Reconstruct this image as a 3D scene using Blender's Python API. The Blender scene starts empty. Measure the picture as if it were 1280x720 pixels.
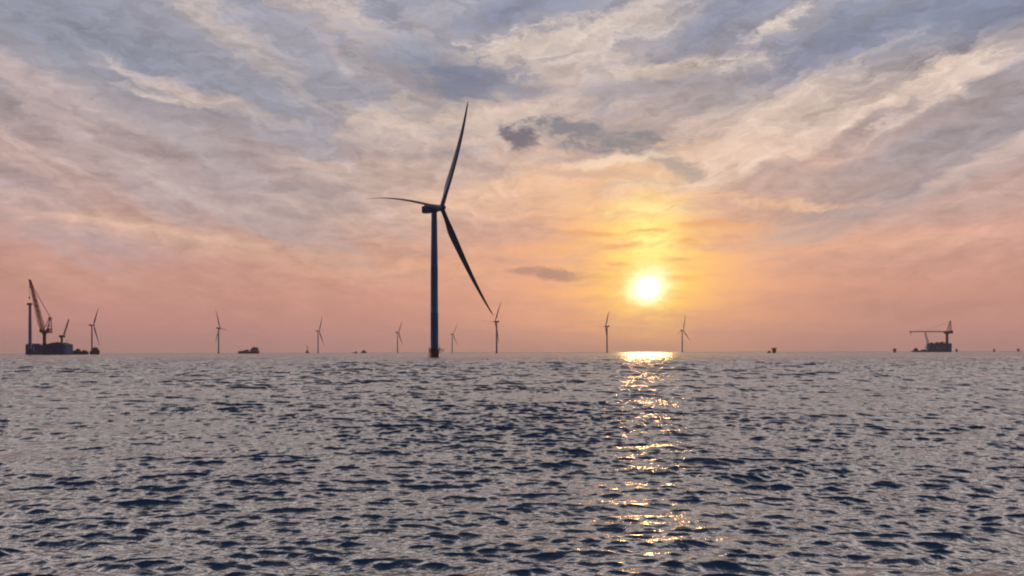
import bpy, bmesh, math, random
import numpy as np
from mathutils import Vector, Matrix
R = math.radians
random.seed(4)
scene = bpy.context.scene
C = scene.collection

# ------------------------------------------------------------ camera
EYE = 3.7
F = 949.0                      # focal length in photo pixels (1280 wide)
ROLL = 0.0022
cam_d = bpy.data.cameras.new('camera')
cam = bpy.data.objects.new('camera', cam_d)
C.objects.link(cam)
cam_d.sensor_width = 36
cam_d.lens = 36 * F / 1280
cam_d.shift_y = 79.9 / 1280
cam_d.clip_start = 0.1
cam_d.clip_end = 60000
cam.location = (0, 0, EYE)
cam.rotation_euler = (R(90), ROLL, 0)
scene.camera = cam

def lin(r, g, b, k=1.0):
    f = lambda c: ((c/255) / 12.92 if c/255 <= 0.04045 else ((c/255 + 0.055) / 1.055) ** 2.4)
    return (f(r)*k, f(g)*k, f(b)*k, 1.0)

# ------------------------------------------------------------ view
scene.view_settings.view_transform = 'Standard'
scene.view_settings.look = 'None'
scene.view_settings.gamma = 1
scene.view_settings.exposure = 0
scene.render.engine = 'CYCLES'
scene.cycles.pixel_filter_type = 'BLACKMAN_HARRIS'
scene.cycles.filter_width = 2.0
scene.cycles.volume_bounces = 1
scene.cycles.max_bounces = 6

SUN_AZ = math.degrees(math.atan((808-640)/F))      # to the right of +Y
SUN_EL = 4.6

# ------------------------------------------------------------ sun
sd = bpy.data.lights.new('sun', 'SUN')
sd.energy = 0.42
sd.angle = R(3.4)
sd.color = (1.0, 0.48, 0.16)
sun = bpy.data.objects.new('sun', sd)
C.objects.link(sun)
d = Vector((math.sin(R(SUN_AZ))*math.cos(R(SUN_EL)), math.cos(R(SUN_AZ))*math.cos(R(SUN_EL)), math.sin(R(SUN_EL))))
sun.rotation_euler = d.to_track_quat('Z', 'Y').to_euler()

# ------------------------------------------------------------ world: sunset sky with veils of cloud
world = bpy.data.worlds.new('World')
scene.world = world
world.use_nodes = True
nt = world.node_tree
nt.nodes.clear()
L = nt.links

class NB:
    """small helper for building node maths"""
    def __init__(s, nt): s.nt = nt
    def n(s, t, **k):
        x = s.nt.nodes.new(t)
        for a, b in k.items(): setattr(x, a, b)
        return x
    def put(s, sock, v):
        if isinstance(v, bpy.types.NodeSocket): s.nt.links.new(v, sock)
        elif v is not None: sock.default_value = v
    def m(s, op, a, b=None, c=None, clamp=False):
        x = s.n('ShaderNodeMath', operation=op); x.use_clamp = clamp
        s.put(x.inputs[0], a); s.put(x.inputs[1], b); s.put(x.inputs[2], c)
        return x.outputs[0]
    def v(s, op, a, b=None, out=0):
        x = s.n('ShaderNodeVectorMath', operation=op)
        s.put(x.inputs[0], a); s.put(x.inputs[1], b)
        return x.outputs[out]
    def xyz(s, x=0.0, y=0.0, z=0.0):
        c = s.n('ShaderNodeCombineXYZ')
        s.put(c.inputs[0], x); s.put(c.inputs[1], y); s.put(c.inputs[2], z)
        return c.outputs[0]
    def noise(s, vec, scale, detail=5, rough=0.55, dist=0.0):
        x = s.n('ShaderNodeTexNoise')
        s.put(x.inputs['Vector'], vec)
        x.inputs['Scale'].default_value = scale; x.inputs['Detail'].default_value = detail
        x.inputs['Roughness'].default_value = rough; x.inputs['Distortion'].default_value = dist
        return x
    def mapr(s, v, a, b, c, d_, smooth=True):
        x = s.n('ShaderNodeMapRange'); x.interpolation_type = 'SMOOTHSTEP' if smooth else 'LINEAR'
        s.put(x.inputs[0], v)
        for i, q in zip((1, 2, 3, 4), (a, b, c, d_)): s.put(x.inputs[i], q)
        return x.outputs[0]
    def mix(s, fac, a, b, blend='MIX'):
        x = s.n('ShaderNodeMixRGB', blend_type=blend)
        s.put(x.inputs[0], fac); s.put(x.inputs[1], a); s.put(x.inputs[2], b)
        return x.outputs[0]
    def ramp(s, fac, stops):
        x = s.n('ShaderNodeValToRGB'); e = x.color_ramp.elements
        while len(e) < len(stops): e.new(0.5)
        for el, (p, c) in zip(e, stops): el.position = p; el.color = c
        s.put(x.inputs[0], fac)
        return x.outputs[0]

W = NB(nt)
tc = W.n('ShaderNodeTexCoord').outputs['Generated']
sep = W.n('ShaderNodeSeparateXYZ'); L.new(tc, sep.inputs[0])
dx, dy, dz = sep.outputs
az = W.m('MULTIPLY', W.m('ARCTAN2', dx, dy), 57.29578)
el = W.m('MULTIPLY', W.m('ARCSINE', dz), 57.29578)
ael = W.m('MAXIMUM', el, 0.0)
# coordinates on the flat cloud deck overhead: streaks there run away towards the horizon
hz = W.m('ADD', W.m('MAXIMUM', dz, 0.0), 0.10)
deck = W.xyz(W.m('DIVIDE', dx, hz), W.m('DIVIDE', dy, hz), 0.0)
deck_s = W.v('MULTIPLY', deck, (1.0, 0.34, 1.0))
wn = W.noise(deck_s, 1.3, 4, 0.55)
warpv = W.v('SUBTRACT', wn.outputs['Color'], (0.5, 0.5, 0.5))
amp = W.m('MULTIPLY', W.m('ADD', ael, 2.0), 0.24)
azel = W.xyz(az, el, 0.0)
warp = W.v('MULTIPLY', warpv, W.xyz(W.m('MULTIPLY', amp, 1.7), W.m('MULTIPLY', amp, 0.75), 0.0))
wn2 = W.noise(W.v('MULTIPLY', azel, (0.30, 0.65, 1.0)), 1.0, 7, 0.68)
warp2 = W.v('MULTIPLY', W.v('SUBTRACT', wn2.outputs['Color'], (0.5, 0.5, 0.5)), W.xyz(W.m('MULTIPLY', amp, 1.1), W.m('MULTIPLY', amp, 0.42), 0.0))
azelw = W.v('ADD', W.v('ADD', azel, warp), warp2)
# fibres: fine cirrus texture on the deck, and flat streaks in the lower sky
fib_a = W.noise(W.v('ADD', deck_s, W.v('MULTIPLY', warpv, (0.5, 0.5, 0.0))), 3.4, 9, 0.62, 0.6).outputs[0]
def streak(ang, sx, sy, rough=.62, dist=.35):
    mp = W.n('ShaderNodeMapping', vector_type='POINT')
    mp.inputs['Rotation'].default_value = (0, 0, R(-ang)); mp.inputs['Scale'].default_value = (1, 1, 1)
    L.new(azelw, mp.inputs['Vector'])
    return W.noise(W.v('MULTIPLY', mp.outputs[0], (sx, sy, 1.0)), 1.0, 8, rough, dist).outputs[0]
fib_l = streak(-24, .09, .50)
fib_r = streak(22, .08, .55)
wisp = W.noise(W.v('MULTIPLY', azelw, (0.55, 1.3, 1.0)), 1.0, 8, 0.66, 0.4).outputs[0]
fib_b = W.noise(W.v('MULTIPLY', azelw, (0.10, 0.62, 1.0)), 1.0, 8, 0.6, 0.3).outputs[0]
puff = W.noise(W.v('MULTIPLY', azelw, (0.22, 0.42, 1.0)), 1.0, 8, 0.62, 0.3).outputs[0]

# clear vertical run of colour behind the clouds
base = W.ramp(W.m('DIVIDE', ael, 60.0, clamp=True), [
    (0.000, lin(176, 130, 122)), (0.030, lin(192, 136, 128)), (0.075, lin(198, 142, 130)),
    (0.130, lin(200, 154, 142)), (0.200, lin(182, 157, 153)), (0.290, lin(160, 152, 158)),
    (0.420, lin(150, 152, 168)), (0.500, (1.95, 1.58, 1.36, 1)), (0.580, (1.70, 1.38, 1.24, 1)), (0.720, (.80, .76, .84, 1)), (0.870, (.17, .19, .26, 1)), (1.000, (.05, .07, .11, 1))])  # upper stops: unseen bright band above the view, added to brighten the sea's reflections
# behind the camera: dim blue evening sky
back = W.mapr(dy, -0.30, 0.30, 1.0, 0.0)
base = W.mix(back, base, (0.016, 0.036, 0.095, 1))

def pa(px, py):
    y0 = 439.9 - (px-640)*ROLL
    return math.degrees(math.atan((px-640)/F)), math.degrees(math.atan((y0-py)/math.hypot(F, px-640)))

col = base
def blob(px, py, rx, ry, ang, rgb, s, fib=None, k=1.5, inner=0.15):
    """a patch of cloud centred in one direction of the sky; sizes in photo pixels, ang counter-clockwise degrees"""
    global col
    a, e = pa(px, py)
    q = 0.0604 * math.cos(R(a))
    mp = W.n('ShaderNodeMapping', vector_type='TEXTURE')
    mp.inputs['Location'].default_value = (a, e, 0)
    mp.inputs['Rotation'].default_value = (0, 0, R(ang))
    mp.inputs['Scale'].default_value = (rx*q, ry*q, 1)
    L.new(azelw, mp.inputs['Vector'])
    dist = W.v('LENGTH', mp.outputs[0], out=1)
    if fib is None: fib = fib_l if px < 470 else (fib_r if px > 800 else puff)
    t = W.m('MULTIPLY_ADD', W.m('SUBTRACT', fib, 0.5), -k*2, dist)
    f = W.mapr(t, inner, 1.25, s, 0.0)
    f = W.m('MULTIPLY', f, W.mapr(dist, 1.0, 1.8, 1.0, 0.0))
    col = W.mix(f, col, lin(*rgb))

CREAM = (224, 200, 182); PEACH = (222, 184, 160); SLATE = (112, 120, 142); BLUE = (122, 134, 160); GREY = (150, 146, 156)
MAUVE = (150, 132, 140)
# left: long veils sloping down to the right
blob(150, 60, 260, 60, -14, (138, 144, 162), .75)
blob(420, 140, 200, 55, -8, (146, 148, 162), .7)
blob(60, 250, 200, 60, -15, (166, 154, 160), .55)
blob(330, 250, 220, 70, -12, (160, 152, 156), .6)
blob(60, 105, 120, 22, -22, (190, 170, 168), .6)
blob(240, 118, 120, 11, -14, (214, 190, 178), .7)
blob(100, 160, 190, 26, -28, (188, 168, 164), .6)
blob(300, 45, 160, 24, -38, (206, 188, 178), .55)
blob(420, 40, 140, 26, -35, (206, 186, 176), .6)
blob(90, 235, 220, 26, -22, (196, 160, 148), .5)
blob(280, 305, 330, 20, -7, (210, 168, 146), .6, fib_b)
blob(200, 291, 160, 6, -6, (218, 178, 156), .7, fib_b, .9)
blob(210, 122, 60, 7, -6, (222, 200, 186), .6, wisp, .9)
blob(60, 198, 110, 9, -24, (206, 178, 168), .6, fib_l, .9)
blob(120, 350, 300, 24, -2, (198, 150, 132), .5, fib_b)
blob(500, 330, 160, 30, 0, (212, 160, 134), .4, fib_b)
# centre
blob(560, 230, 210, 60, 8, (208, 182, 166), .6, fib_b)
blob(540, 155, 130, 26, 3, (218, 194, 176), .7)
blob(690, 130, 150, 60, 6, (214, 194, 182), .7)
blob(660, 60, 130, 24, 8, (212, 194, 182), .8, wisp)
blob(780, 35, 130, 30, 22, (210, 194, 184), .8, fib_r)
blob(760, 235, 230, 50, 4, (226, 190, 162), .65, fib_b)
blob(440, 35, 60, 22, -50, (208, 190, 178), .55, wisp)
blob(520, 25, 70, 18, 30, (178, 170, 174), .6, wisp)
blob(500, 75, 100, 24, -12, (134, 141, 160), .7, wisp)
blob(590, 100, 92, 25, -2, (108, 117, 141), .9, wisp, 1.5, .25)
blob(560, 118, 60, 10, -6, (118, 124, 144), .8, fib_b, 1.2, .3)
blob(640, 14, 110, 15, 4, (128, 134, 158), .8, wisp)
blob(652, 118, 46, 14, 0, (140, 142, 158), .8, wisp, .8)
# right: veils rising to the right
blob(900, 45, 110, 40, 24, (132, 138, 160), .8)
blob(1150, 35, 230, 62, 18, (132, 140, 160), .92)
blob(1230, 30, 90, 40, 30, (118, 128, 152), .75)
blob(1030, 70, 120, 34, 14, (122, 129, 151), .8)
blob(990, 26, 60, 12, 20, (214, 198, 184), .75, wisp, 1.0)
blob(840, 92, 130, 11, 2, (218, 200, 186), .8, wisp, 1.0)
blob(800, 112, 110, 15, 2, (152, 148, 160), .75, wisp, 1.0)
blob(960, 165, 230, 46, 14, (216, 194, 180), .9, fib_r, 1.1, .3)
blob(1140, 110, 120, 26, 20, (222, 198, 184), .85, fib_r, 1.1, .3)
blob(1190, 80, 50, 9, 6, (228, 206, 190), .8, wisp, .8)
blob(1175, 200, 230, 44, 22, (156, 147, 153), .98, fib_r, .28, .72)
blob(1040, 232, 120, 22, 6, (160, 148, 150), .8, fib_r, .4, .5)
blob(1250, 195, 110, 16, 26, (198, 172, 162), .6)
blob(1200, 255, 180, 20, 10, (178, 154, 150), .5)
blob(985, 255, 110, 6, -4, (226, 186, 156), .7, wisp, .9)
blob(1160, 298, 220, 12, 3, (212, 164, 144), .6, fib_b)
blob(1100, 345, 260, 22, 0, (192, 142, 130), .5, fib_b)
blob(1020, 385, 240, 24, 0, (170, 124, 120), .6, fib_b, .5)
# fine light and shade of the veil itself
side = W.mapr(az, -12.0, 12.0, 0.0, 1.0)
fib_lr = W.m('ADD', W.m('MULTIPLY', fib_l, W.m('SUBTRACT', 1.0, side)), W.m('MULTIPLY', fib_r, side))
fine = W.m('SUBTRACT', W.m('MULTIPLY_ADD', wisp, 0.8, W.m('MULTIPLY_ADD', fib_lr, 0.8, W.m('MULTIPLY', fib_b, 0.4))), 1.0)
shade = W.m('MULTIPLY_ADD', fine, W.mapr(el, 0.0, 12.0, 0.25, 1.3), 1.09)
col = W.mix(1.0, col, W.xyz(shade, shade, shade), 'MULTIPLY')
# glow of the low sun in the haze
def glow(px, py, rx, ry, rgb, s, power, k=0.25, fib=None, add=False, amt=1.0):
    global col
    a, e = pa(px, py)
    mp = W.n('ShaderNodeMapping', vector_type='TEXTURE')
    mp.inputs['Location'].default_value = (a, e, 0)
    mp.inputs['Scale'].default_value = (rx*.0604, ry*.0604, 1)
    L.new(azel, mp.inputs['Vector'])
    dist = W.v('LENGTH', mp.outputs[0], out=1)
    g = W.m('EXPONENT', W.m('MULTIPLY', W.m('POWER', dist, power), -1.0))
    if fib: g = W.m('MULTIPLY', g, W.mapr(fib, .5-k, .5+k, 0.35, 1.25))
    g = W.m('MULTIPLY', g, s)
    if not add: g = W.m('MINIMUM', g, 1.0)
    c = lin(*rgb); c = (c[0]*amt, c[1]*amt, c[2]*amt, 1)
    col = W.mix(g, col, c, 'ADD' if add else 'MIX')
glow(795, 325, 200, 92, (240, 168, 132), .75, 1.5, .14, fib_b)
glow(806, 330, 100, 72, (255, 182, 104), .9, 1.6, .12, fib_b)
# small dark clouds in front of the glow
blob(735, 172, 130, 17, -4, (142, 140, 148), .7, wisp, 1.8, .2)
blob(706, 163, 52, 15, -4, (118, 122, 136), .85, wisp, 1.7, .2)
blob(785, 183, 74, 13, 1, (120, 124, 136), .9, wisp, 1.7, .2)
blob(648, 178, 28, 15, -20, (104, 102, 120), .95, wisp, 1.3, .3)
blob(838, 206, 34, 12, -24, (150, 144, 148), .8, wisp, 1.4, .3)
blob(775, 202, 66, 6, 3, (240, 214, 188), .9, wisp, .8, .3)
blob(735, 216, 60, 6, -4, (190, 158, 146), .6, wisp, .8)
blob(688, 342, 44, 8, -3, (162, 120, 118), 1.0, wisp, .9, .5)
blob(650, 340, 30, 5, 0, (178, 134, 126), .8, wisp, .9, .3)
blob(755, 344, 34, 4, 0, (196, 138, 116), .9, wisp, .7, .3)
glow(810, 314, 58, 52, (255, 218, 122), 1.1, 1.7, .10, fib_b)
glow(812, 318, 26, 46, (255, 246, 150), 1.3, 1.6, .10, wisp)
glow(806, 262, 46, 9, (255, 232, 160), 1.0, 1.7, .12, wisp)
glow(809, 362, 50, 34, (255, 200, 74), 1.1, 1.8, .2, wisp)
for x_, y_, w_, h_ in ((770, 306, 34, 4), (852, 300, 22, 5), (846, 322, 18, 4), (772, 328, 22, 4), (848, 346, 26, 4), (836, 371, 22, 3), (800, 288, 30, 3), (740, 290, 50, 4), (880, 282, 60, 5)):
    blob(x_, y_, w_, h_, 0, (226, 158, 104), .75, wisp, 1.1, .2)
glow(810, 359, 28, 22, (255, 246, 170), 1.5, 2.2, .14, wisp)
glow(818, 348, 17, 15, (255, 250, 190), 1.2, 2.0, .12, wisp)
glow(801, 368, 18, 12, (255, 248, 180), 1.2, 2.0, .12, wisp)
glow(810, 360, 17, 15, (255, 250, 225), 1.0, 2.4, add=True, amt=1.4)

sky = W.n('ShaderNodeTexSky', sky_type='NISHITA')
sky.sun_disc = False
sky.sun_elevation = R(SUN_EL)
sky.sun_rotation = R(SUN_AZ)
sky.dust_density = 3.0
bg1 = W.n('ShaderNodeBackground'); L.new(sky.outputs[0], bg1.inputs[0]); bg1.inputs[1].default_value = 0.08
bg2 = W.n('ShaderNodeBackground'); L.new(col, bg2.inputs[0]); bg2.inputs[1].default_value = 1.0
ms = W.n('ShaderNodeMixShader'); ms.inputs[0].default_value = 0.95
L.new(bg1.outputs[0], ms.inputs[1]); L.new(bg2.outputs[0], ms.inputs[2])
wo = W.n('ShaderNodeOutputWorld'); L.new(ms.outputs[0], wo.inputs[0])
world.cycles.sampling_method = 'MANUAL'
world.cycles.sample_map_resolution = 1024

# ------------------------------------------------------------ materials
def mat(name, rgb, rough=0.5, metal=0.0, var=0.12, scale=0.6, rgb2=None):
    m = bpy.data.materials.new(name); m.use_nodes = True
    b = m.node_tree.nodes['Principled BSDF']
    n = NB(m.node_tree)
    o = n.n('ShaderNodeTexCoord').outputs['Object']
    ns = n.noise(n.v('MULTIPLY', o, (1, 1, .35)), scale, 5, .6).outputs[0]
    c2 = rgb2 or tuple(c*(1-var*2) for c in rgb)
    c = n.mix(n.mapr(ns, .35, .7, 0, 1), (*rgb, 1), (*c2, 1))
    n.put(b.inputs['Base Color'], c)
    b.inputs['Roughness'].default_value = rough
    b.inputs['Metallic'].default_value = metal
    return m
M = {
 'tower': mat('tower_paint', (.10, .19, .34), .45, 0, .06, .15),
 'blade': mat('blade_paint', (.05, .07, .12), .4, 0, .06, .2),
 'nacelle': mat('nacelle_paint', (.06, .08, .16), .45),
 'yellow': mat('foundation_paint', (.62, .20, .05), .6, 0, .25, .5, (.20, .07, .03)),
 'steel': mat('dark_steel', (.07, .06, .06), .55, .3, .2, 1.0),
 'grating': mat('platform_steel', (.09, .07, .06), .6, .2),
 'red': mat('crane_red_paint', (.50, .07, .05), .5, 0, .2, .3),
 'orange': mat('crane_orange_paint', (.60, .14, .04), .5, 0, .2, .3),
 'navy': mat('hull_navy_paint', (.004, .07, .24), .9, 0, .25, .12),
 'teal': mat('deckhouse_paint', (.025, .10, .13), .9, 0, .2, .15),
 'black': mat('hull_black_paint', (.035, .035, .04), .5, 0, .2, .3),
 'brown': mat('rusty_red_paint', (.16, .045, .03), .6, 0, .25, .3),
 'grey': mat('ship_grey_paint', (.22, .20, .26), .5, 0, .15, .3),
 'white': mat('white_ship_paint', (.78, .78, .78), .5, 0, .05, .3),
 'glass': mat('dark_window_glass', (.02, .025, .03), .1, 0, .1, 1),
 'cable': mat('steel_cable', (.09, .06, .05), .5, .4),
}

# ------------------------------------------------------------ mesh helpers
class MB:
    def __init__(s): s.bm = bmesh.new()
    def box(s, x0, x1, y0, y1, z0, z1, bev=0):
        r = bmesh.ops.create_cube(s.bm, size=1, matrix=Matrix.Translation(((x0+x1)/2, (y0+y1)/2, (z0+z1)/2)) @ Matrix.Diagonal((x1-x0, y1-y0, z1-z0, 1)))
        if bev:
            es = list({e for v in r['verts'] for e in v.link_edges})
            bmesh.ops.bevel(s.bm, geom=es, offset=bev, segments=2, affect='EDGES')
        return s
    def tube(s, a, b, r0, r1=None, seg=8):
        a, b = Vector(a), Vector(b); r1 = r0 if r1 is None else r1
        dd = b-a
        if dd.length < 1e-6: return s
        m = Matrix.Translation((a+b)/2) @ dd.to_track_quat('Z', 'Y').to_matrix().to_4x4()
        bmesh.ops.create_cone(s.bm, cap_ends=True, segments=seg, radius1=r0, radius2=r1, depth=dd.length, matrix=m)
        return s
    def lathe(s, prof, seg=32, axis='Z', org=(0, 0, 0)):
        rings = []
        for r, z in prof:
            ring = []
            for i in range(seg):
                a = 2*math.pi*i/seg
                p = (r*math.cos(a), r*math.sin(a), z) if axis == 'Z' else (z, r*math.cos(a), r*math.sin(a))
                ring.append(s.bm.verts.new(Vector(p)+Vector(org)))
            rings.append(ring)
        for A, B in zip(rings, rings[1:]):
            for i in range(seg):
                s.bm.faces.new((A[i], A[(i+1) % seg], B[(i+1) % seg], B[i]))
        s.bm.faces.new(rings[0][::-1]); s.bm.faces.new(rings[-1])
        return s
    def loft(s, rings, cap=True):
        R_ = [[s.bm.verts.new(Vector(p)) for p in ring] for ring in rings]
        n = len(R_[0])
        for A, B in zip(R_, R_[1:]):
            for i in range(n): s.bm.faces.new((A[i], A[(i+1) % n], B[(i+1) % n], B[i]))
        if cap: s.bm.faces.new(R_[0][::-1]); s.bm.faces.new(R_[-1])
        return s
    def lattice(s, a, b, w0, w1, n=12, rc=.35, rl=.18, side=(0, 1, 0), taper=True):
        """four-chord truss boom from a to b with zigzag lacing"""
        a, b = Vector(a), Vector(b); ax = (b-a).normalized()
        u = Vector(side); u = (u-ax*u.dot(ax)).normalized(); v = ax.cross(u)
        def cor(t):
            w = w0+(w1-w0)*t
            if taper: w *= min(1, .35+t*5, .35+(1-t)*5)
            c = a.lerp(b, t)
            return [c+u*w*sx+v*w*sy for sx, sy in ((-.5, -.5), (.5, -.5), (.5, .5), (-.5, .5))]
        P = [cor(i/n) for i in range(n+1)]
        for i in range(n):
            for k in range(4):
                s.tube(P[i][k], P[i+1][k], rc, seg=5)
                s.tube(P[i][k], P[i+1][(k+1) % 4] if i % 2 else P[i+1][(k-1) % 4], rl, seg=4)
                s.tube(P[i+1][k], P[i+1][(k+1) % 4], rl, seg=4)
        return s
    def build(s, name, m, parent=None, smooth=False, label=None):
        bmesh.ops.recalc_face_normals(s.bm, faces=s.bm.faces)
        me = bpy.data.meshes.new(name); s.bm.to_mesh(me); s.bm.free()
        if smooth:
            me.polygons.foreach_set('use_smooth', [True]*len(me.polygons))
            me.set_sharp_from_angle(angle=R(40))
        me.materials.append(m)
        o = bpy.data.objects.new(name, me); C.objects.link(o)
        if parent: o.parent = parent
        if label: o['label'] = label
        return o

def build_each(mb, name, m, parent):
    """every separate piece collected in mb becomes an object of its own"""
    bm = mb.bm; left = set(bm.verts)
    while left:
        st = [left.pop()]; isl = set(st)
        while st:
            v = st.pop()
            for e in v.link_edges:
                o = e.other_vert(v)
                if o in left: left.discard(o); isl.add(o); st.append(o)
        q = MB(); mp = {v: q.bm.verts.new(v.co) for v in isl}
        for f in {f for v in isl for f in v.link_faces}: q.bm.faces.new([mp[v] for v in f.verts])
        q.build(name, m, parent)
    bm.free()

def thing(name, label, cat, loc=(0, 0, 0), rotz=0, group=None):
    o = bpy.data.objects.new(name, None); C.objects.link(o)
    o.empty_display_size = 2
    o.location = loc; o.rotation_euler = (0, 0, rotz)
    o['label'] = label; o['category'] = cat
    if group: o['group'] = group
    return o
def copy_tree(o, parent=None):
    c = o.copy(); C.objects.link(c); c.parent = parent
    for ch in list(o.children): copy_tree(ch, c)
    return c
def place(px, Y):                       # world x of a bearing at distance Y
    return (px-640)/F*Y
def hz_y(px): return 439.9 - (px-640)*ROLL

# ------------------------------------------------------------ sea
def waves(seed, n, lmin, lmax):
    rg = np.random.default_rng(seed)
    out = []
    for i in range(n):
        lam = lmin*(lmax/lmin)**((i+rg.random())/n)
        th = rg.normal(0, 0.27 if lam < .5 else 0.19) + (0.0 if lam < 1.2 else -0.22)       # heading towards the camera, slightly across
        out.append((lam, th, rg.random()*6.283, rg.random()))
    return out
def build_sea():
    # rings grow with distance, spokes dense over the front
    front = np.linspace(-R(46), R(46), 1250)
    rest = np.linspace(R(46), 2*math.pi-R(46), 110)[1:-1]
    ang = np.concatenate([front, rest])
    rr = [0.6, 2.0, 4.0, 6.0]
    r = 8.0
    while r < 260: rr.append(r); r *= 1.0017
    while r < 3500: rr.append(r); r *= 1.0034
    while r < 12000: rr.append(r); r *= 1.06
    rr.append(14000)
    rr = np.array(rr)
    na, nr = len(ang), len(rr)
    A, RR = np.meshgrid(ang, rr)
    X = (np.sin(A)*RR).astype(np.float64).ravel(); Y = (np.cos(A)*RR).astype(np.float64).ravel()
    rad = RR.ravel()
    DX = np.zeros_like(X); DY = np.zeros_like(X); Z = np.zeros_like(X)
    # slow gusts: patches of livelier and calmer water
    gust = np.ones_like(X)
    for l_, t_, p_ in ((37, .3, 1.), (23, -1.0, 2.2), (61, 1.3, .4), (15, .8, 5.)):
        gust += .07*np.sin(2*math.pi/l_*(X*math.sin(t_)+Y*math.cos(t_))+p_)
    ws = waves(23, 180, 0.18, 26.0)
    def base_slope(lam):
        return WAVE_SLOPE*float(np.interp(math.log(lam), [math.log(v) for v in (.2, .45, .9, 1.8, 3.5, 9, 26)], [2.0, 1.85, .95, .70, .40, .15, .05]))
    def step_of(rad): return np.where(rad < 260, rad*.0017, np.where(rad < 3500, rad*.0034, rad*.06))
    def carried(lam, rad): return np.clip((lam/np.maximum(step_of(rad), .012)-2.2)/1.6, 0, 1)     # waves too short for the mesh are left out
    tot = sum(base_slope(l[0])**2 for l in ws)
    got = sum((base_slope(l[0])*carried(l[0], rr))**2 for l in ws)
    gain_ring = np.clip(np.sqrt(tot/np.maximum(got, 1e-9)), 1, FAR_GAIN)      # and the longer ones are steeper there, so the chop stays the same
    gain_ring *= np.interp(np.log(rr), np.log([12, 40, 120, 500, 1500]), [1.0, .92, .80, .70, .6])
    gain = np.repeat(gain_ring, na)
    for lam, th, ph, q in ws:
        k = 2*math.pi/lam
        a = base_slope(lam)/k
        f = carried(lam, rad)
        sel = np.nonzero(f > 0)[0]
        if not len(sel): continue
        kx, ky = k*math.sin(th), k*math.cos(th)
        P = kx*X[sel]+ky*Y[sel]+ph
        w = f[sel]*a*gust[sel]*gain[sel]
        s_, c_ = np.sin(P), np.cos(P)
        Z[sel] += w*c_
        DX[sel] -= w*math.sin(th)*s_; DY[sel] -= w*math.cos(th)*s_
    co = np.stack([X+DX, Y+DY, Z], 1).astype(np.float32)
    idx = np.arange(na*nr).reshape(nr, na)
    nxt = np.roll(idx, -1, axis=1)
    q = np.stack([idx[:-1], idx[1:], nxt[1:], nxt[:-1]], -1).reshape(-1, 4)
    me = bpy.data.meshes.new('sea')
    # centre cap
    nv = len(co); co = np.vstack([co, [[0, 0, 0]]]).astype(np.float32)
    cap = np.stack([idx[0], nxt[0], np.full(na, nv)], -1)
    loops = np.concatenate([q.ravel(), cap.ravel()]).astype(np.int32)
    starts = np.concatenate([np.arange(len(q))*4, len(q)*4+np.arange(len(cap))*3]).astype(np.int32)
    tot = np.concatenate([np.full(len(q), 4), np.full(len(cap), 3)]).astype(np.int32)
    me.vertices.add(len(co)); me.vertices.foreach_set('co', co.ravel())
    me.loops.add(len(loops)); me.loops.foreach_set('vertex_index', loops)
    me.polygons.add(len(starts)); me.polygons.foreach_set('loop_start', starts); me.polygons.foreach_set('loop_total', tot)
    me.polygons.foreach_set('use_smooth', np.ones(len(starts), dtype=bool))
    me.update(calc_edges=True)
    o = bpy.data.objects.new('sea', me); C.objects.link(o)
    o['kind'] = 'structure'
    me.materials.append(sea_mat())
    return o
def sea_mat():
    m = bpy.data.materials.new('sea_water'); m.use_nodes = True
    b = m.node_tree.nodes['Principled BSDF']; n = NB(m.node_tree)
    pos = n.n('ShaderNodeNewGeometry').outputs['Position']
    flat = n.v('MULTIPLY', pos, (1, 1, 0))
    dist = n.v('LENGTH', flat, out=1)
    n1 = n.noise(n.v('MULTIPLY', flat, (.75, 1.5, 0)), 2.6, 4, .6, .3).outputs[0]     # ripples of a few decimetres
    b1 = n.n('ShaderNodeBump'); b1.inputs['Distance'].default_value = 0.12; n.put(b1.inputs['Height'], n1)
    n.put(b1.inputs['Strength'], n.mapr(dist, 15, 160, .5, .3, False))
    # wavelets too far away to be modelled: their slopes, in streaks along the wind
    s1 = n.v('SUBTRACT', n.noise(n.v('MULTIPLY', flat, (1.0, .30, 0)), .9, 5, .75).outputs['Color'], (.5, .5, .5))
    s2 = n.v('SUBTRACT', n.noise(n.v('MULTIPLY', flat, (1.0, .12, 0)), .35, 6, .8).outputs['Color'], (.5, .5, .5))
    s3 = n.v('SUBTRACT', n.noise(n.v('MULTIPLY', flat, (1.0, .02, 0)), .25, 4, .7).outputs['Color'], (.5, .5, .5))
    s3 = n.v('MULTIPLY', s3, n.v('MULTIPLY', n.xyz(1.0, 1.0, 0.0), n.xyz(0.0, n.mapr(dist, 150, 500, 0.0, 1.6, False), 0.0)))
    sl = n.v('MULTIPLY', n.v('ADD', n.v('ADD', s1, s2), s3), n.xyz(SEA_FAR_SLOPE*.4, SEA_FAR_SLOPE, 0.0))
    k = n.mapr(dist, 35, 170, 0.0, 1.0, False)
    k = n.m('MULTIPLY', k, n.mapr(dist, 400, 1200, 1.0, 0.7, False))
    sl = n.v('MULTIPLY', sl, n.xyz(k, k, 0.0))
    n.put(b.inputs['Normal'], n.v('NORMALIZE', n.v('ADD', b1.outputs[0], sl)))
    b.inputs['Base Color'].default_value = (0.006, 0.014, 0.030, 1)
    n.put(b.inputs['Roughness'], n.m('ADD', n.mapr(dist, 15, 200, 0.15, SEA_FAR_ROUGH, False), n.mapr(dist, 1500, 3500, 0.0, 0.14, False)))
    b.inputs['IOR'].default_value = SEA_IOR
    return m
WAVE_SLOPE = 0.037
SEA_FAR_ROUGH = 0.23
SEA_IOR = 3.3
SEA_FAR_SLOPE = 1.6
FAR_GAIN = 4.5
build_sea()

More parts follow.
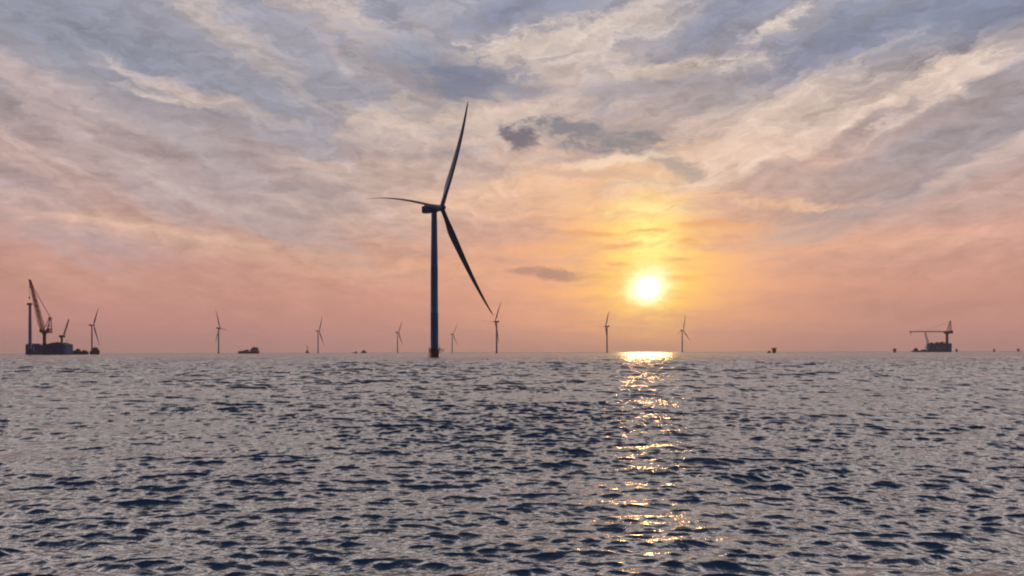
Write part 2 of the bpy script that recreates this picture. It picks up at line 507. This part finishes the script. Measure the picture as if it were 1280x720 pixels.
# ------------------------------------------------------------ haze over the sea
def build_haze(density):
    b = MB().box(-9000, 9000, -600, 9500, -1.8, 230)
    m = bpy.data.materials.new('haze_air'); m.use_nodes = True
    t = m.node_tree; t.nodes.clear()
    o = t.nodes.new('ShaderNodeOutputMaterial'); v = t.nodes.new('ShaderNodeVolumePrincipled')
    v.inputs['Color'].default_value = (.88, .80, .80, 1)
    v.inputs['Density'].default_value = density
    v.inputs['Anisotropy'].default_value = .3
    t.links.new(v.outputs[0], o.inputs['Volume'])
    h = b.build('haze', m); h['kind'] = 'stuff'
HAZE = 5e-5
if HAZE: build_haze(HAZE)

# ------------------------------------------------------------ wind turbines
HUB_H, OVER, TILT, BL = 100.0, 6.0, R(3.7), 88.5
def blade_mesh():
    b = MB(); rings = []
    N = 26
    for i in range(N+1):
        s = i/N
        L_ = s*BL
        if s < .05: ch, th = 3.0, 3.0
        elif s < .22:
            t = (s-.05)/.17; t = t*t*(3-2*t); ch = 3.0+2.3*t; th = 3.0+(1.35-3.0)*t
        else:
            t = (s-.22)/.78; ch = 5.3*(1-t)**.9*.85+.85; th = 1.35*(1-t)**1.1*.95+.07
        if i == N: ch, th = .14, .05
        sweep = -0.125*BL*(s-s*s)*(.6+.6*s)           # bend of the blade in the rotor plane
        cone = math.sin(R(3.2))*L_
        tw = R(13*(1-s)**2 - 2)
        ring = []
        K = 18
        rd = min(1, max(0, (s-.03)/.15))
        for k in range(K):
            a = 2*math.pi*k/K
            u = math.cos(a)*ch/2 - rd*ch*.16           # chord, along the rotor axis (feathered)
            w = math.sin(a)*th/2*(1-rd*.45*(1-math.cos(a))/2*1.2)
            x = u*math.cos(tw)-w*math.sin(tw); y = u*math.sin(tw)+w*math.cos(tw)
            ring.append((x+cone, -y-sweep, L_*.9985+1.2*(1-s)))
        rings.append(ring)
    b.loft(rings)
    return b
# local frame of a turbine: +X is the way the rotor faces, Z up
def make_turbine(name, label, detail, group=None):
    t = thing(name, label, 'wind turbine', group=group)
    # foundation
    MB().lathe([(2.95, -6), (2.95, 4.9), (3.0, 5.0)], 40).build('transition_piece', M['yellow'], t, True)
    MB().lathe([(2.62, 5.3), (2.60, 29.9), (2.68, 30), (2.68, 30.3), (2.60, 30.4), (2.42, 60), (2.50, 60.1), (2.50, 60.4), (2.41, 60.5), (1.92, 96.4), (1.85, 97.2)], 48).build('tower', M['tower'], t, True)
    pf = MB()
    pf.lathe([(3.9, 4.95), (4.0, 5.05), (4.0, 5.3), (3.9, 5.35)], 40)
    for i in range(10):
        a = 2*math.pi*i/10
        pf.tube((2.95*math.cos(a), 2.95*math.sin(a), 3.6), (3.8*math.cos(a), 3.8*math.sin(a), 4.95), .12, seg=6)
    plat = pf.build('platform', M['grating'], t)
    if detail:
        rl = MB()
        for i in range(24):
            a = 2*math.pi*i/24; a2 = 2*math.pi*(i+1)/24
            p = lambda q, z: (3.9*math.cos(q), 3.9*math.sin(q), z)
            rl.tube(p(a, 5.3), p(a, 6.5), .06, seg=5)
            for z in (5.75, 6.1, 6.5): rl.tube(p(a, z), p(a2, z), .05, seg=5)
        rl.build('railing', M['steel'], plat)
        # side landing and boat fenders, to the right of the tower as seen in the photo
        dv = MB(); dv.tube((3.2, -2.0, 5.3), (3.2, -2.0, 8.1), .2).tube((3.2, -2.0, 8.0), (5.9, -2.6, 8.4), .15).tube((5.8, -2.6, 8.4), (5.8, -2.6, 6.6), .05).box(5.5, 6.1, -2.9, -2.3, 6.1, 6.7, .1)
        dv.build('davit_crane', M['steel'], t)
        st = MB(); st.box(3.7, 6.6, .2, 2.2, 4.8, 5.1, .03)
        for x in (4.2, 6.5):
            for y in (.3, 2.1): st.tube((x, y, 5.1), (x, y, 6.2), .06)
        st.tube((4.2, .3, 6.2), (6.5, .3, 6.2), .06).tube((6.5, .3, 6.2), (6.5, 2.1, 6.2), .06).tube((6.5, 1, 4.8), (3, 1, 3.2), .15)
        st.build('access_platform', M['grating'], t)
        ld = MB()
        for y in (-1.0, 1.0): ld.tube((-3.7, y, -3), (-3.7, y, 4.9), .22)
        for y in (-.3, .3): ld.tube((-3.35, y, -2), (-3.35, y, 6.0), .05)
        for k in range(22): ld.tube((-3.35, -.3, -1.6+k*.33), (-3.35, .3, -1.6+k*.33), .03, seg=5)
        for z in (0.2, 3.6):
            for y in (-1.0, 1.0): ld.tube((-3.7, y, z), (-2.9, y*.8, z), .12)
        ld.build('boat_landing', M['yellow'], t)
        MB().box(-2.72, -2.52, -.55, .55, 5.4, 7.7, .05).build('tower_door', M['steel'], t)
    # nacelle: rounded box a little deeper at the back
    nb = MB(); rings = []
    for x, hw, z0, z1 in ((-8.9, 1.8, -2.2, 1.9), (-8.6, 2.2, -2.6, 2.25), (-4, 2.35, -2.75, 2.35), (0, 2.3, -2.6, 2.3), (2.6, 2.1, -2.2, 2.1), (3.6, 1.8, -1.8, 1.8)):
        ring = []
        for k in range(24):
            a = 2*math.pi*k/24; cx_, sx_ = math.cos(a), math.sin(a)
            e = .35
            ring.append((x, hw*math.copysign(abs(cx_)**e, cx_), (z0+z1)/2+(z1-z0)/2*math.copysign(abs(sx_)**e, sx_)))
        rings.append(ring)
    nb.loft(rings)
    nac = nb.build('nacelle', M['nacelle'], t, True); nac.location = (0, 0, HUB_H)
    MB().lathe([(1.9, 97.0), (2.0, 97.2), (2.0, 97.9)], 32).build('yaw_ring', M['nacelle'], t, True)
    cb = MB().box(-6.9, -5.2, -1.7, 1.7, 2.3, 3.5, .15)
    if detail: cb.tube((-7.6, .6, 2.3), (-7.6, .6, 4.0), .06).tube((-7.6, -.6, 2.3), (-7.6, -.6, 4.0), .06)
    cb.build('cooler', M['nacelle'], nac)
    hub = MB().lathe([(1.9, -2.3), (2.15, -1.6), (2.25, 0), (2.1, 1.2), (1.6, 2.2), (.9, 2.8), (.25, 3.0)], 32, 'X').build('hub', M['nacelle'], t, True)
    hub.location = (OVER, 0, HUB_H); hub.rotation_euler = (0, -TILT, 0)
    return t
BLADE_ME = None
def add_blades(t, th0, scale=1.0):
    global BLADE_ME
    for k in range(3):
        if BLADE_ME is None:
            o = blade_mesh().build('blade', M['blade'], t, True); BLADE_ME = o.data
        else:
            o = bpy.data.objects.new('blade', BLADE_ME); C.objects.link(o); o.parent = t
        th = th0+k*2*math.pi/3
        # blade modelled along Z; rotate about the rotor axis X, then tilt the rotor, then move to the hub
        o.matrix_local = Matrix.Translation((OVER, 0, HUB_H)) @ Matrix.Rotation(-TILT, 4, 'Y') @ Matrix.Rotation(th, 4, 'X') @ Matrix.Diagonal((1, 1, scale, 1))
def put_turbine(t, px, py, psi):
    y = (HUB_H-EYE)*F/(hz_y(px)-py)
    hx = place(px, y)
    t.location = (hx-OVER*math.sin(psi), y-OVER*math.cos(psi), 0)
    t.rotation_euler = (0, 0, math.pi/2-psi)

main = make_turbine('wind_turbine', 'huge dark wind turbine close by, with navy tower on a brown foundation', True)
add_blades(main, R(97.0)); put_turbine(main, 552.5, 259.6, R(118.2))

proto = make_turbine('wind_turbine', '', False, 'distant turbines along the horizon')
far = [
 ('far turbine rising behind the dark tug near the crane ship at far left', 117.3, 406.7, 44, 40, .88),
 ('far turbine with one blade pointing right, beside the cargo ship', 275.0, 410.0, 101, 24, .85),
 ('far thin turbine between the masted workboat and the two tiny boats', 399.2, 413.7, 96, 92, .88),
 ('small far turbine just left of the huge turbine, the first on that side', 498.4, 415.5, 104, 87, .8),
 ('smallest faint turbine, just right of the huge turbine\'s tower', 566.4, 417.8, 122, 88, .8),
 ('far turbine whose hub meets the tip of the huge turbine\'s lower blade', 618.8, 402.2, 300, 32, .88),
 ('far turbine standing just left of the sun\'s glittering path', 757.0, 408.0, 300, 32, .8),
 ('far turbine standing just right of the sun, one blade pointing up', 854.3, 413.0, 134, 108, .85),
]
for i, (lb, px, py, psi, th, sc) in enumerate(far):
    t = proto if i == 0 else copy_tree(proto)
    t['label'] = lb
    put_turbine(t, px, py, R(psi))
    far[i] = (t, th, sc)
for t, th, sc in far: add_blades(t, R(th), sc)

# tower still without a rotor, at the crane ship
Yt = 1500
ut = thing('turbine_tower', 'bare navy turbine tower without blades at the bow of the crane ship', 'tower', (place(37.7, Yt), Yt, 0))
MB().lathe([(3.2, -5), (3.2, 12), (3.3, 12.2)], 32).build('transition_piece', M['navy'], ut, True)
MB().lathe([(3.0, 12.2), (2.9, 50), (2.3, 97), (2.2, 98)], 32).build('tower', M['tower'], ut, True)
nb = MB().box(-4.8, 3.6, -2.5, 2.5, 98, 102.6, .5); nb.tube((-4.8, 0, 100.3), (-6.2, 0, 100.5), 1.6, 1.0, 14)
nb.build('nacelle', M['nacelle'], ut)
MB().lathe([(4.4, 11.4), (4.5, 11.6), (4.5, 12.1)], 24).build('platform', M['grating'], ut)

# ------------------------------------------------------------ hull helper
def hull(x0, x1, beam, z1, sheer=.8, bow=-1, rake=.12, z0=-3):
    """ship hull along X; bow at the low-x end if bow is -1"""
    b = MB(); rings = []
    N = 16
    for i in range(N+1):
        t = i/N                                   # 0 stern .. 1 bow
        w = beam/2*(1 if t < .6 else max(.04, math.sqrt(max(0, 1-((t-.6)/.4)**2.2))))
        w *= min(1, .82+t*2)
        zt = z1+sheer*max(0, (t-.55)/.45)**1.6
        xs = lambda z: (x1-(x1-x0)*t) if bow < 0 else (x0+(x1-x0)*t)
        lean = (z1-z0)*rake*max(0, (t-.7)/.3)*bow
        ring = [(xs(0)-lean, -w*.7, z0), (xs(0)-lean*.4, -w*.96, z0+(z1-z0)*.35), (xs(0)+lean*.3, -w, zt), (xs(0)+lean*.3, w, zt), (xs(0)-lean*.4, w*.96, z0+(z1-z0)*.35), (xs(0)-lean, w*.7, z0)]
        rings.append(ring)
    b.loft(rings)
    return b
def windows(m, x0, x1, n, y, z, w=.9, h=.8):
    for i in range(n):
        x = x0+(x1-x0)*(i+.5)/n
        m.box(x-w/2, x+w/2, y-.12, y+.05, z-h/2, z+h/2)
    return m
def rail(m, pts, h=1.1, step=3.0, r=.05):
    for a, b in zip(pts, pts[1:]):
        a, b = Vector(a), Vector(b); n = max(1, int((b-a).length/step))
        for i in range(n+1):
            p = a.lerp(b, i/n); m.tube(p, p+Vector((0, 0, h)), r, seg=4)
        for z in (h*.5, h): m.tube(a+Vector((0, 0, z)), b+Vector((0, 0, z)), r, seg=4)
    return m

# ------------------------------------------------------------ crane ship at the left
Yc = 1540; S = Yc/F
cv = thing('crane_ship', 'big navy heavy lift ship with a tall red lattice crane at far left', 'ship', (place(61, Yc), Yc, 0))
X_ = lambda px: (px-61)*S
Z_ = lambda py: (hz_y(61)+EYE/S-py)*S
hb = MB()
rings = []
for x, w in ((X_(37), 13), (X_(38.5), 16), (X_(60), 17), (X_(82), 17), (X_(85.5), 16), (X_(86.6), 13)):
    rings.append([(x, -w*.9, -3), (x, -w, 2), (x, -w, Z_(431.5)), (x, w, Z_(431.5)), (x, w, 2), (x, w*.9, -3)])
hb.loft(rings); hb.build('hull', M['navy'], cv)
z1 = Z_(431.5)
# forward deck block, dark teal, and the rounded accommodation aft
MB().box(X_(37.5), X_(46), -14, 14, z1, z1+2.2, .4).box(X_(38.5), X_(43), -10, 10, z1+2.2, z1+3.4, .3).build('foredeck_house', M['teal'], cv)
ab = MB(); rg = []
for k in range(13):
    t = k/12; x = X_(64)+(X_(86)-X_(64))*t; h = .3+5.6*math.sin(math.pi*min(1, .08+t*.86))**.55*(1 if t < .75 else 1-.35*(t-.75)/.25)
    rg.append([(x, -15, z1), (x, -14.5, z1+h*.8), (x, -10, z1+h), (x, 10, z1+h), (x, 14.5, z1+h*.8), (x, 15, z1)])
ab.loft(rg); acc = ab.build('deckhouse', M['teal'], cv)
w = MB(); windows(w, X_(67), X_(84), 16, -14.95, z1+1.6, 1.1, .9); build_each(w, 'window', M['glass'], acc)
MB().box(X_(48), X_(49.5), -17.25, -17.02, Z_(439), Z_(433.3)).build('hull_marking', M['white'], cv)
w = MB(); w.box(X_(38), X_(86), -17.3, -17.03, 1.2, 1.9); w.box(X_(50), X_(85.5), -17.3, -17.03, z1-2.2, z1-1.8); build_each(w, 'rubbing_strake', M['black'], cv)
w = MB(); rail(w, [(X_(46), -16.5, z1), (X_(64), -16.5, z1)]); w.build('railing', M['steel'], cv)
w = MB(); rail(w, [(X_(46), 16.5, z1), (X_(64), 16.5, z1)]); w.build('railing', M['steel'], cv)
w = MB()
for x, a, b_, h in ((47.5, 2, 8, 2.5), (50, -9, -3, 3.2), (60.5, -11, -5, 2.6), (62, 3, 9, 3.8)):
    w.box(X_(x)-1.6, X_(x)+1.8, a, b_, z1, z1+h, .2)
build_each(w, 'winch_house', M['steel'], cv)
w = MB(); w.tube((X_(84), 0, z1+3), (X_(84), 0, z1+12), .35, .15).tube((X_(84)-2, 0, z1+9), (X_(84)+2, 0, z1+9), .15)
w.build('mast', M['grey'], cv)
MB().tube((X_(70), 6, z1+4), (X_(70), 6, z1+8), 1.2, 1.0, 12).build('funnel', M['grey'], cv)
# main crane
ped = MB().lathe([(4.2, z1), (3.2, z1+5), (3.0, Z_(419)), (4.6, Z_(416.5)), (4.8, Z_(416))], 24, org=(X_(55.6), 0, 0)).build('crane_pedestal', M['brown'], cv, True)
ch = MB().box(X_(52), X_(63.3), -5.5, 5.5, Z_(416), Z_(412.6), .5)
ch.box(X_(60.2), X_(63.6), -6, 6, Z_(416.4), Z_(410.5), .4).box(X_(51.6), X_(54.5), -6.5, -3.5, Z_(415), Z_(411.5), .3)
ch.build('crane_house', M['red'], cv)
tip = (X_(37.6), 0, Z_(350)); heel = (X_(53.3), 0, Z_(412.6))
bm_ = MB()
hv, tv = Vector(heel), Vector(tip)
for sgn in (-1, 1):
    bm_.lattice((heel[0], sgn*4.2, heel[2]), (hv.lerp(tv, .86).x, sgn*1.4, hv.lerp(tv, .86).z), 4.6, 3.2, 16, .42, .26)
for k in range(1, 9):
    p = hv.lerp(tv, k/9*.86); hw = 4.2-2.8*k/9
    bm_.tube((p.x, -hw, p.z), (p.x, hw, p.z), .35, seg=5)
p = hv.lerp(tv, .84)
bm_.lattice((p.x, 0, p.z), (tip[0], 0, tip[2]), 4.6, 2.4, 4, .5, .35, taper=False)
bm_.build('crane_boom', M['red'], cv)
jb = MB(); q = hv.lerp(tv, .93)
jb.box(q.x-1.8, q.x+1.6, -2, 2, q.z-2.6, q.z+2.6, .5)
jb.build('sheave_block', M['brown'], cv)
jb = MB().box(tip[0]-2.6, tip[0]+.8, -1.5, 1.5, tip[2]-.8, tip[2]+1.2, .4)
jb.build('boom_head', M['brown'], cv)
gt = MB(); g0 = (X_(63.0), Z_(397)); 
for sy in (-4.5, 4.5):
    gt.tube((X_(62.7), sy, Z_(411)), (g0[0], sy*.6, g0[1]), .95, .8).tube((X_(56.2), sy, Z_(412.6)), (g0[0]-.5, sy*.6, g0[1]), .7, .6)
    for t in (.3, .6, .8):
        a = Vector((X_(62.7), sy, Z_(411))).lerp(Vector((g0[0], sy*.6, g0[1])), t); b_ = Vector((X_(56.2), sy, Z_(412.6))).lerp(Vector((g0[0]-.5, sy*.6, g0[1])), t)
        gt.tube(a, b_, .35)
gt.box(g0[0]-2.2, g0[0]+1.5, -3.6, 3.6, g0[1]-4.4, g0[1]+.9, .4)
gt.build('crane_gantry', M['red'], cv)
cb = MB()
for sy in (-1.8, -.6, .6, 1.8):
    a, b_ = Vector((g0[0], sy, g0[1]+.5)), Vector((q.x+.8, sy*.7, q.z))
    cb.tube(a, b_, .16, seg=5)
cb.tube((tip[0]-1.0, 0, tip[2]-.5), (tip[0]-1.0, 0, Z_(371)), .22, seg=5).tube((q.x-1, 0, q.z-2), (q.x-1, 0, Z_(368)), .14, seg=5)
cab = cb.build('rigging', M['cable'], cv)
MB().box(tip[0]-2.2, tip[0]+.2, -1, 1, Z_(373.4), Z_(371), .4).tube((tip[0]-1, 0, Z_(375)), (tip[0]-1, 0, Z_(373.4)), .4).build('hook_block', M['brown'], cab)
# secondary crane, slewed aft
c2 = MB().tube((X_(76.2), 2, z1+4), (X_(77), 2, Z_(422)), 2.1, 1.8, 14).box(X_(74), X_(79.8), -1.5, 5.5, Z_(421.8), Z_(419), .4)
c2.tube((X_(74.8), 2, Z_(421)), (X_(76.4), 2, Z_(427)), .6, .9)
c2o = c2.build('deck_crane', M['brown'], cv)
MB().lattice((X_(78.6), 2, Z_(420.5)), (X_(85.6), 2, Z_(398.5)), 2.4, 1.5, 10, .32, .18).tube((X_(74.8), 2, Z_(419)), (X_(85), 2, Z_(400)), .1, seg=4).build('crane_boom', M['brown'], c2o)

# ------------------------------------------------------------ barge and tug right of it
Yb = 1620; S = Yb/F
bg = thing('deck_barge', 'low dark barge with heaped deck cargo, between crane ship and tug', 'barge', (place(98, Yb), Yb, 0))
X_ = lambda px: (px-98)*S
Z_ = lambda py: (hz_y(98)+EYE/S-py)*S
b = MB(); b.loft([[(x, -6, zb), (x, -6, Z_(439.2)), (x, 6, Z_(439.2)), (x, 6, zb)] for x, zb in ((X_(88), 1), (X_(90), -1.5), (X_(106), -1.5), (X_(109), 1))]).build('hull', M['black'], bg)
dz_ = Z_(439.2)
MB().box(X_(94.6), X_(100), -4, 4, dz_, Z_(437.4), .4).box(X_(96), X_(99.2), -3, 3, Z_(437.4), Z_(435.9), .4).box(X_(91), X_(94), -4, 3, dz_, Z_(438.2), .3).build('wheelhouse', M['brown'], bg)
MB().box(X_(103.6), X_(107.6), -4, 4, dz_, Z_(437.9), .3).tube((X_(105), 0, Z_(438)), (X_(105), 0, Z_(436.8)), .5).build('deck_cargo', M['brown'], bg)
w = MB(); rail(w, [(X_(89), -5.8, dz_), (X_(108), -5.8, dz_)]); w.build('railing', M['steel'], bg)

tg = thing('tug_boat', 'black tug with stepped pointed deckhouse, in front of the leftmost far turbine', 'tug', (place(115.8, Yb), Yb+10, 0))
X_ = lambda px: (px-115.8)*S
Z_ = lambda py: (hz_y(115.8)+EYE/S-py)*S
hull(X_(110), X_(121.3), 8.5, Z_(438.6), 1.2, 1).build('hull', M['black'], tg, True)
zz = Z_(438.6)
MB().box(X_(111.8), X_(120), -3.4, 3.4, zz-.2, Z_(437), .3).box(X_(112.8), X_(119), -3.1, 3.1, Z_(437), Z_(435.6), .3).build('deckhouse', M['black'], tg)
br = MB().box(X_(113.9), X_(117.9), -2.7, 2.7, Z_(435.6), Z_(434.2), .3).build('wheelhouse', M['teal'], tg)
build_each(windows(MB(), X_(114), X_(117.8), 5, -2.7, Z_(434.8), .8, 1.1), 'window', M['glass'], br)
MB().tube((X_(115.8), 0, Z_(434.2)), (X_(115.8), 0, Z_(431.2)), .3, .12).tube((X_(115.2), 0, Z_(432.6)), (X_(116.4), 0, Z_(432.6)), .1).build('mast', M['steel'], tg)
MB().lathe([(1.1, Z_(437)), (.9, Z_(434.6))], 14, org=(X_(118.6), 1.4, 0)).build('funnel', M['brown'], tg)

# ------------------------------------------------------------ cargo ship
Ys = 2400; S = Ys/F
cs = thing('cargo_ship', 'cargo ship with long low brown hull and tall grey house at its right end', 'ship', (place(311, Ys), Ys, 0))
X_ = lambda px: (px-311)*S
Z_ = lambda py: (hz_y(311)+EYE/S-py)*S
hull(X_(297.6), X_(323.8), 15, Z_(439.2), 1.0, -1).build('hull', M['brown'], cs, True)
zd = Z_(439.2)
MB().box(X_(301), X_(307), -6, 6, zd-.3, zd+1.4, .2).box(X_(305), X_(311), -6, 6, zd-.3, zd+3.6, .3).box(X_(307.5), X_(310.6), -5, 5, zd+3.6, zd+5.2, .3).build('hatch_cover', M['brown'], cs)
ho = MB().box(X_(313.6), X_(323.4), -7, 7, zd-.3, zd+7, .4).box(X_(314.8), X_(322.6), -6.5, 6.5, zd+7, zd+10.4, .4).box(X_(316), X_(320.6), -6.8, 6.8, zd+10.4, zd+13, .4)
hoo = ho.build('deckhouse', M['grey'], cs)
w = MB()
for z in (zd+2.2, zd+4.8): windows(w, X_(314.2), X_(323), 10, -7, z, .8, .8)
windows(w, X_(316.2), X_(320.4), 6, -6.8, zd+11.9, 1.3, 1.0); build_each(w, 'window', M['glass'], hoo)
MB().box(X_(321), X_(322.6), -2, 2, zd+10.3, zd+13.4, .3).build('funnel', M['brown'], cs)
MB().tube((X_(318), 0, zd+13), (X_(318), 0, zd+19), .3, .15).tube((X_(318)-2, 0, zd+16.5), (X_(318)+2, 0, zd+16.5), .15).build('mast', M['steel'], cs)
MB().tube((X_(301), 0, zd), (X_(301), 0, zd+5), .3, .2).build('mast', M['steel'], cs)

# ------------------------------------------------------------ small far boats
def small_boat(name, label, cat, px, Y, Lm, zt, house, mast, m1='brown', m2='brown', bow=-1):
    t = thing(name, label, cat, (place(px, Y), Y, 0))
    hull(-Lm/2, Lm/2, Lm*.28, zt, zt*.35, bow, z0=-1.5).build('hull', M[m1], t, True)
    x0, x1, h = house
    hs = MB().box(x0*Lm, x1*Lm, -Lm*.1, Lm*.1, zt-.2, zt+h*.6, .2).box(x0*Lm+Lm*.03, x1*Lm-Lm*.05, -Lm*.085, Lm*.085, zt+h*.6, zt+h, .2).build('wheelhouse', M[m2], t)
    build_each(windows(MB(), x0*Lm+Lm*.03, x1*Lm-Lm*.05, 4, -Lm*.085, zt+h*.82, Lm*.03, h*.18), 'window', M['glass'], hs)
    xm = (x0+x1)/2*Lm
    MB().tube((xm, 0, zt+h), (xm, 0, zt+h+mast), .03*mast+.1, .08).tube((xm-mast*.12, 0, zt+h+mast*.6), (xm+mast*.12, 0, zt+h+mast*.6), .1).build('mast', M['steel'], t)
    return t
wb = small_boat('work_boat', 'tiny reddish workboat with a tall mast, left of a thin turbine', 'boat', 384.2, 3300, 17, 3.5, (-.3, .28, 9), 24)
MB().lattice((1.5, 0, 10), (-3.2, 0, 36), 1.8, 1.0, 6, .35, .2).build('derrick', M['brown'], wb)
small_boat('fishing_boat', 'left and lower of the two tiny boats left of the huge turbine', 'boat', 444, 3300, 20, 3.4, (-.05, .4, 4.2), 4, bow=-1)
small_boat('fishing_boat', 'right and taller of the two tiny boats left of the huge turbine', 'boat', 454.8, 3200, 25, 4.0, (-.3, .3, 7.0), 4, bow=1)

# ------------------------------------------------------------ foundations waiting for turbines
def make_foundation():
    t = thing('turbine_foundation', '', 'foundation', group='bare foundations standing out of the sea')
    MB().lathe([(4.2, -5), (4.2, 8.6), (4.5, 8.8)], 32).build('pile', M['yellow'], t, True)
    p = MB().lathe([(5.2, 8.8), (6.0, 9.2), (6.0, 9.7), (5.9, 9.75)], 32)
    for i in range(8):
        a = 2*math.pi*i/8; p.tube((4.2*math.cos(a), 4.2*math.sin(a), 7), (5.7*math.cos(a), 5.7*math.sin(a), 9.2), .18)
    po = p.build('platform', M['grating'], t)
    r_ = MB()
    for i in range(16):
        a, a2 = 2*math.pi*i/16, 2*math.pi*(i+1)/16
        r_.tube((5.8*math.cos(a), 5.8*math.sin(a), 9.7), (5.8*math.cos(a), 5.8*math.sin(a), 10.9), .08, seg=5)
        for z in (10.3, 10.9): r_.tube((5.8*math.cos(a), 5.8*math.sin(a), z), (5.8*math.cos(a2), 5.8*math.sin(a2), z), .07, seg=5)
    r_.build('railing', M['steel'], po)
    MB().lathe([(2.9, 9.7), (2.9, 11.6), (2.6, 12.0)], 24).build('flange_cover', M['brown'], t, True)
    MB().tube((4.6, -2, 9.7), (4.6, -2, 12.2), .25).tube((4.6, -2, 12.1), (7.6, -2.4, 12.8), .2).build('davit_crane', M['steel'], t)
    l = MB()
    for x in (-1, 1): l.tube((x, -5, -3), (x, -5, 8), .25)
    for z in (1, 6):
        for x in (-1, 1): l.tube((x, -5, z), (x, -4, z), .18)
    l.build('boat_landing', M['yellow'], t)
    return t
fp = None
for lb, px, Y, s in (
  ('dark brown foundation right of the sun path, with a launch on its left', 967.6, 1680, .98),
  ('dark foundation stub a little left of the long crane barge', 1118.4, 2150, .92),
  ('foundation stub just right of the crane barge\'s hull', 1195.6, 2900, .9),
  ('faint foundation stub, second from the right end of the horizon', 1242.6, 3300, .95),
  ('faint foundation stub nearest the right end of the horizon', 1272.8, 3350, 1.1)):
    t = make_foundation() if fp is None else copy_tree(fp)
    fp = fp or t
    t.location = (place(px, Y), Y, 0); t.scale = (s, s, s); t['label'] = lb
small_boat('launch_boat', 'little dark launch lying left of the brown foundation', 'boat', 961.0, 1720, 8.5, 2.0, (-.1, .42, 3.4), 1.6, 'brown', 'brown', -1)

# ------------------------------------------------------------ crane barge at the right
Yr = 2500; S = Yr/F
rv = thing('crane_barge', 'crane barge with long orange jib lying level over a dark hull at right', 'ship', (place(1172, Yr), Yr, 0))
X_ = lambda px: (px-1172)*S
Z_ = lambda py: (hz_y(1172)+EYE/S-py)*S
zt = Z_(429.2)
b = MB(); b.loft([[(x, -w_, 0.6 if i == 0 else -2), (x, -w_, zt), (x, w_, zt), (x, w_, 0.6 if i == 0 else -2)] for i, (x, w_) in enumerate(((X_(1160.6), 12), (X_(1162), 14), (X_(1182), 14), (X_(1186.8), 13)))])
b.build('hull', M['navy'], rv)
MB().box(X_(1141), X_(1160.6), -9, 9, -2, Z_(438.3), .3).build('pontoon', M['black'], rv)
MB().box(X_(1142.6), X_(1147), -5, 5, Z_(438.3), Z_(436.6), .3).box(X_(1143.6), X_(1146), -4, 4, Z_(436.6), Z_(435), .3).build('winch_house', M['brown'], rv)
MB().box(X_(1152), X_(1156), -5, 5, Z_(438.3), Z_(436.8), .3).build('deck_cargo', M['grey'], rv)
MB().box(X_(1157.3), X_(1160.2), -6, 6, Z_(438.3), Z_(431.8), .4).build('white_cabin', M['white'], rv)
w = MB()
for x, a, b_, h in ((1163, -9, -2, 3.5), (1166, 2, 9, 2), (1169.8, -8, 0, 4.5), (1174, -9, 4, 3), (1178, -4, 8, 5.5), (1181, -10, -3, 4)):
    w.box(X_(x)-2.5, X_(x)+2.5, a, b_, zt, zt+h, .3)
build_each(w, 'deck_container', M['teal'], rv)
# pale shapes on the hull side
w = MB()
for x, za, zb, wd in ((1168.2, 433.0, 436.5, .6), (1169.4, 434.6, 437.2, .55), (1170.8, 432.6, 434.6, .6), (1172.4, 434.8, 437, .8), (1174.4, 432.4, 436.8, .5), (1177.6, 432.2, 433.2, .9), (1176.8, 433.2, 435.6, .35), (1178.4, 435.6, 436.6, .8)):
    w.box(X_(x-wd), X_(x+wd), -14.3, -14.03, Z_(zb), Z_(za))
build_each(w, 'hull_marking', M['grey'], rv)
MB().lathe([(4.8, zt), (4.2, zt+6), (3.9, Z_(419)), (5.6, Z_(417.4)), (5.8, Z_(416.6))], 24, org=(X_(1183.8), 0, 0)).build('crane_pedestal', M['teal'], rv, True)
MB().box(X_(1180.5), X_(1189.6), -6, 6, Z_(416.6), Z_(413.8), .5).box(X_(1187), X_(1190), -6.4, 6.4, Z_(417), Z_(413.2), .4).build('crane_house', M['brown'], rv)
b = MB()
for sy in (-3.2, 3.2): b.lattice((X_(1181), sy, Z_(414.6)), (X_(1139), sy*.4, Z_(414.3)), 3.6, 2.8, 22, .4, .25)
for k in range(1, 10): b.tube((X_(1181-4.2*k), -3+.2*k, Z_(414.6)), (X_(1181-4.2*k), 3-.2*k, Z_(414.6)), .3)
b.build('crane_boom', M['orange'], rv)
MB().box(X_(1137.4), X_(1140), -2, 2, Z_(415.6), Z_(413.9), .4).build('boom_head', M['orange'], rv)
MB().tube((X_(1138.3), 0, Z_(418.4)), (X_(1138.3), 0, Z_(415)), 1.0, .5).build('hook', M['brown'], rv)
b = MB(); ax_, az_ = X_(1188.0), Z_(401.2)
for sy in (-4.5, 4.5):
    b.tube((X_(1188.6), sy, Z_(414)), (ax_+.4, sy*.4, az_), .95, .7).tube((X_(1184.4), sy, Z_(414)), (ax_-.5, sy*.4, az_), .9, .65)
    for t in (.25, .5, .7, .85):
        a = Vector((X_(1188.6), sy, Z_(414))).lerp(Vector((ax_, sy*.4, az_)), t); c_ = Vector((X_(1184.4), sy, Z_(414))).lerp(Vector((ax_, sy*.4, az_)), t)
        b.tube(a, c_, .5)
b.box(ax_-1.4, ax_+1.4, -2.4, 2.4, az_-2.5, az_+1, .4)
b.build('crane_gantry', M['orange'], rv)
b = MB()
for sy in (-1.2, 1.2): b.tube((ax_, sy, az_), (X_(1157), sy, Z_(413.8)), .09, seg=4)
b.build('rigging', M['cable'], rv)
b = MB()
for sy in (-5, 5): b.tube((X_(1160.4), sy, Z_(431)), (X_(1156.7), sy*.6, Z_(415.6)), 1.2, .95, 8)
for t in (.25, .5, .75, 1): b.tube((X_(1160.4-3.7*t), -5+2*t, Z_(431-15.4*t)), (X_(1160.4-3.7*t), 5-2*t, Z_(431-15.4*t)), .5)
b.build('boom_rest', M['brown'], rv)
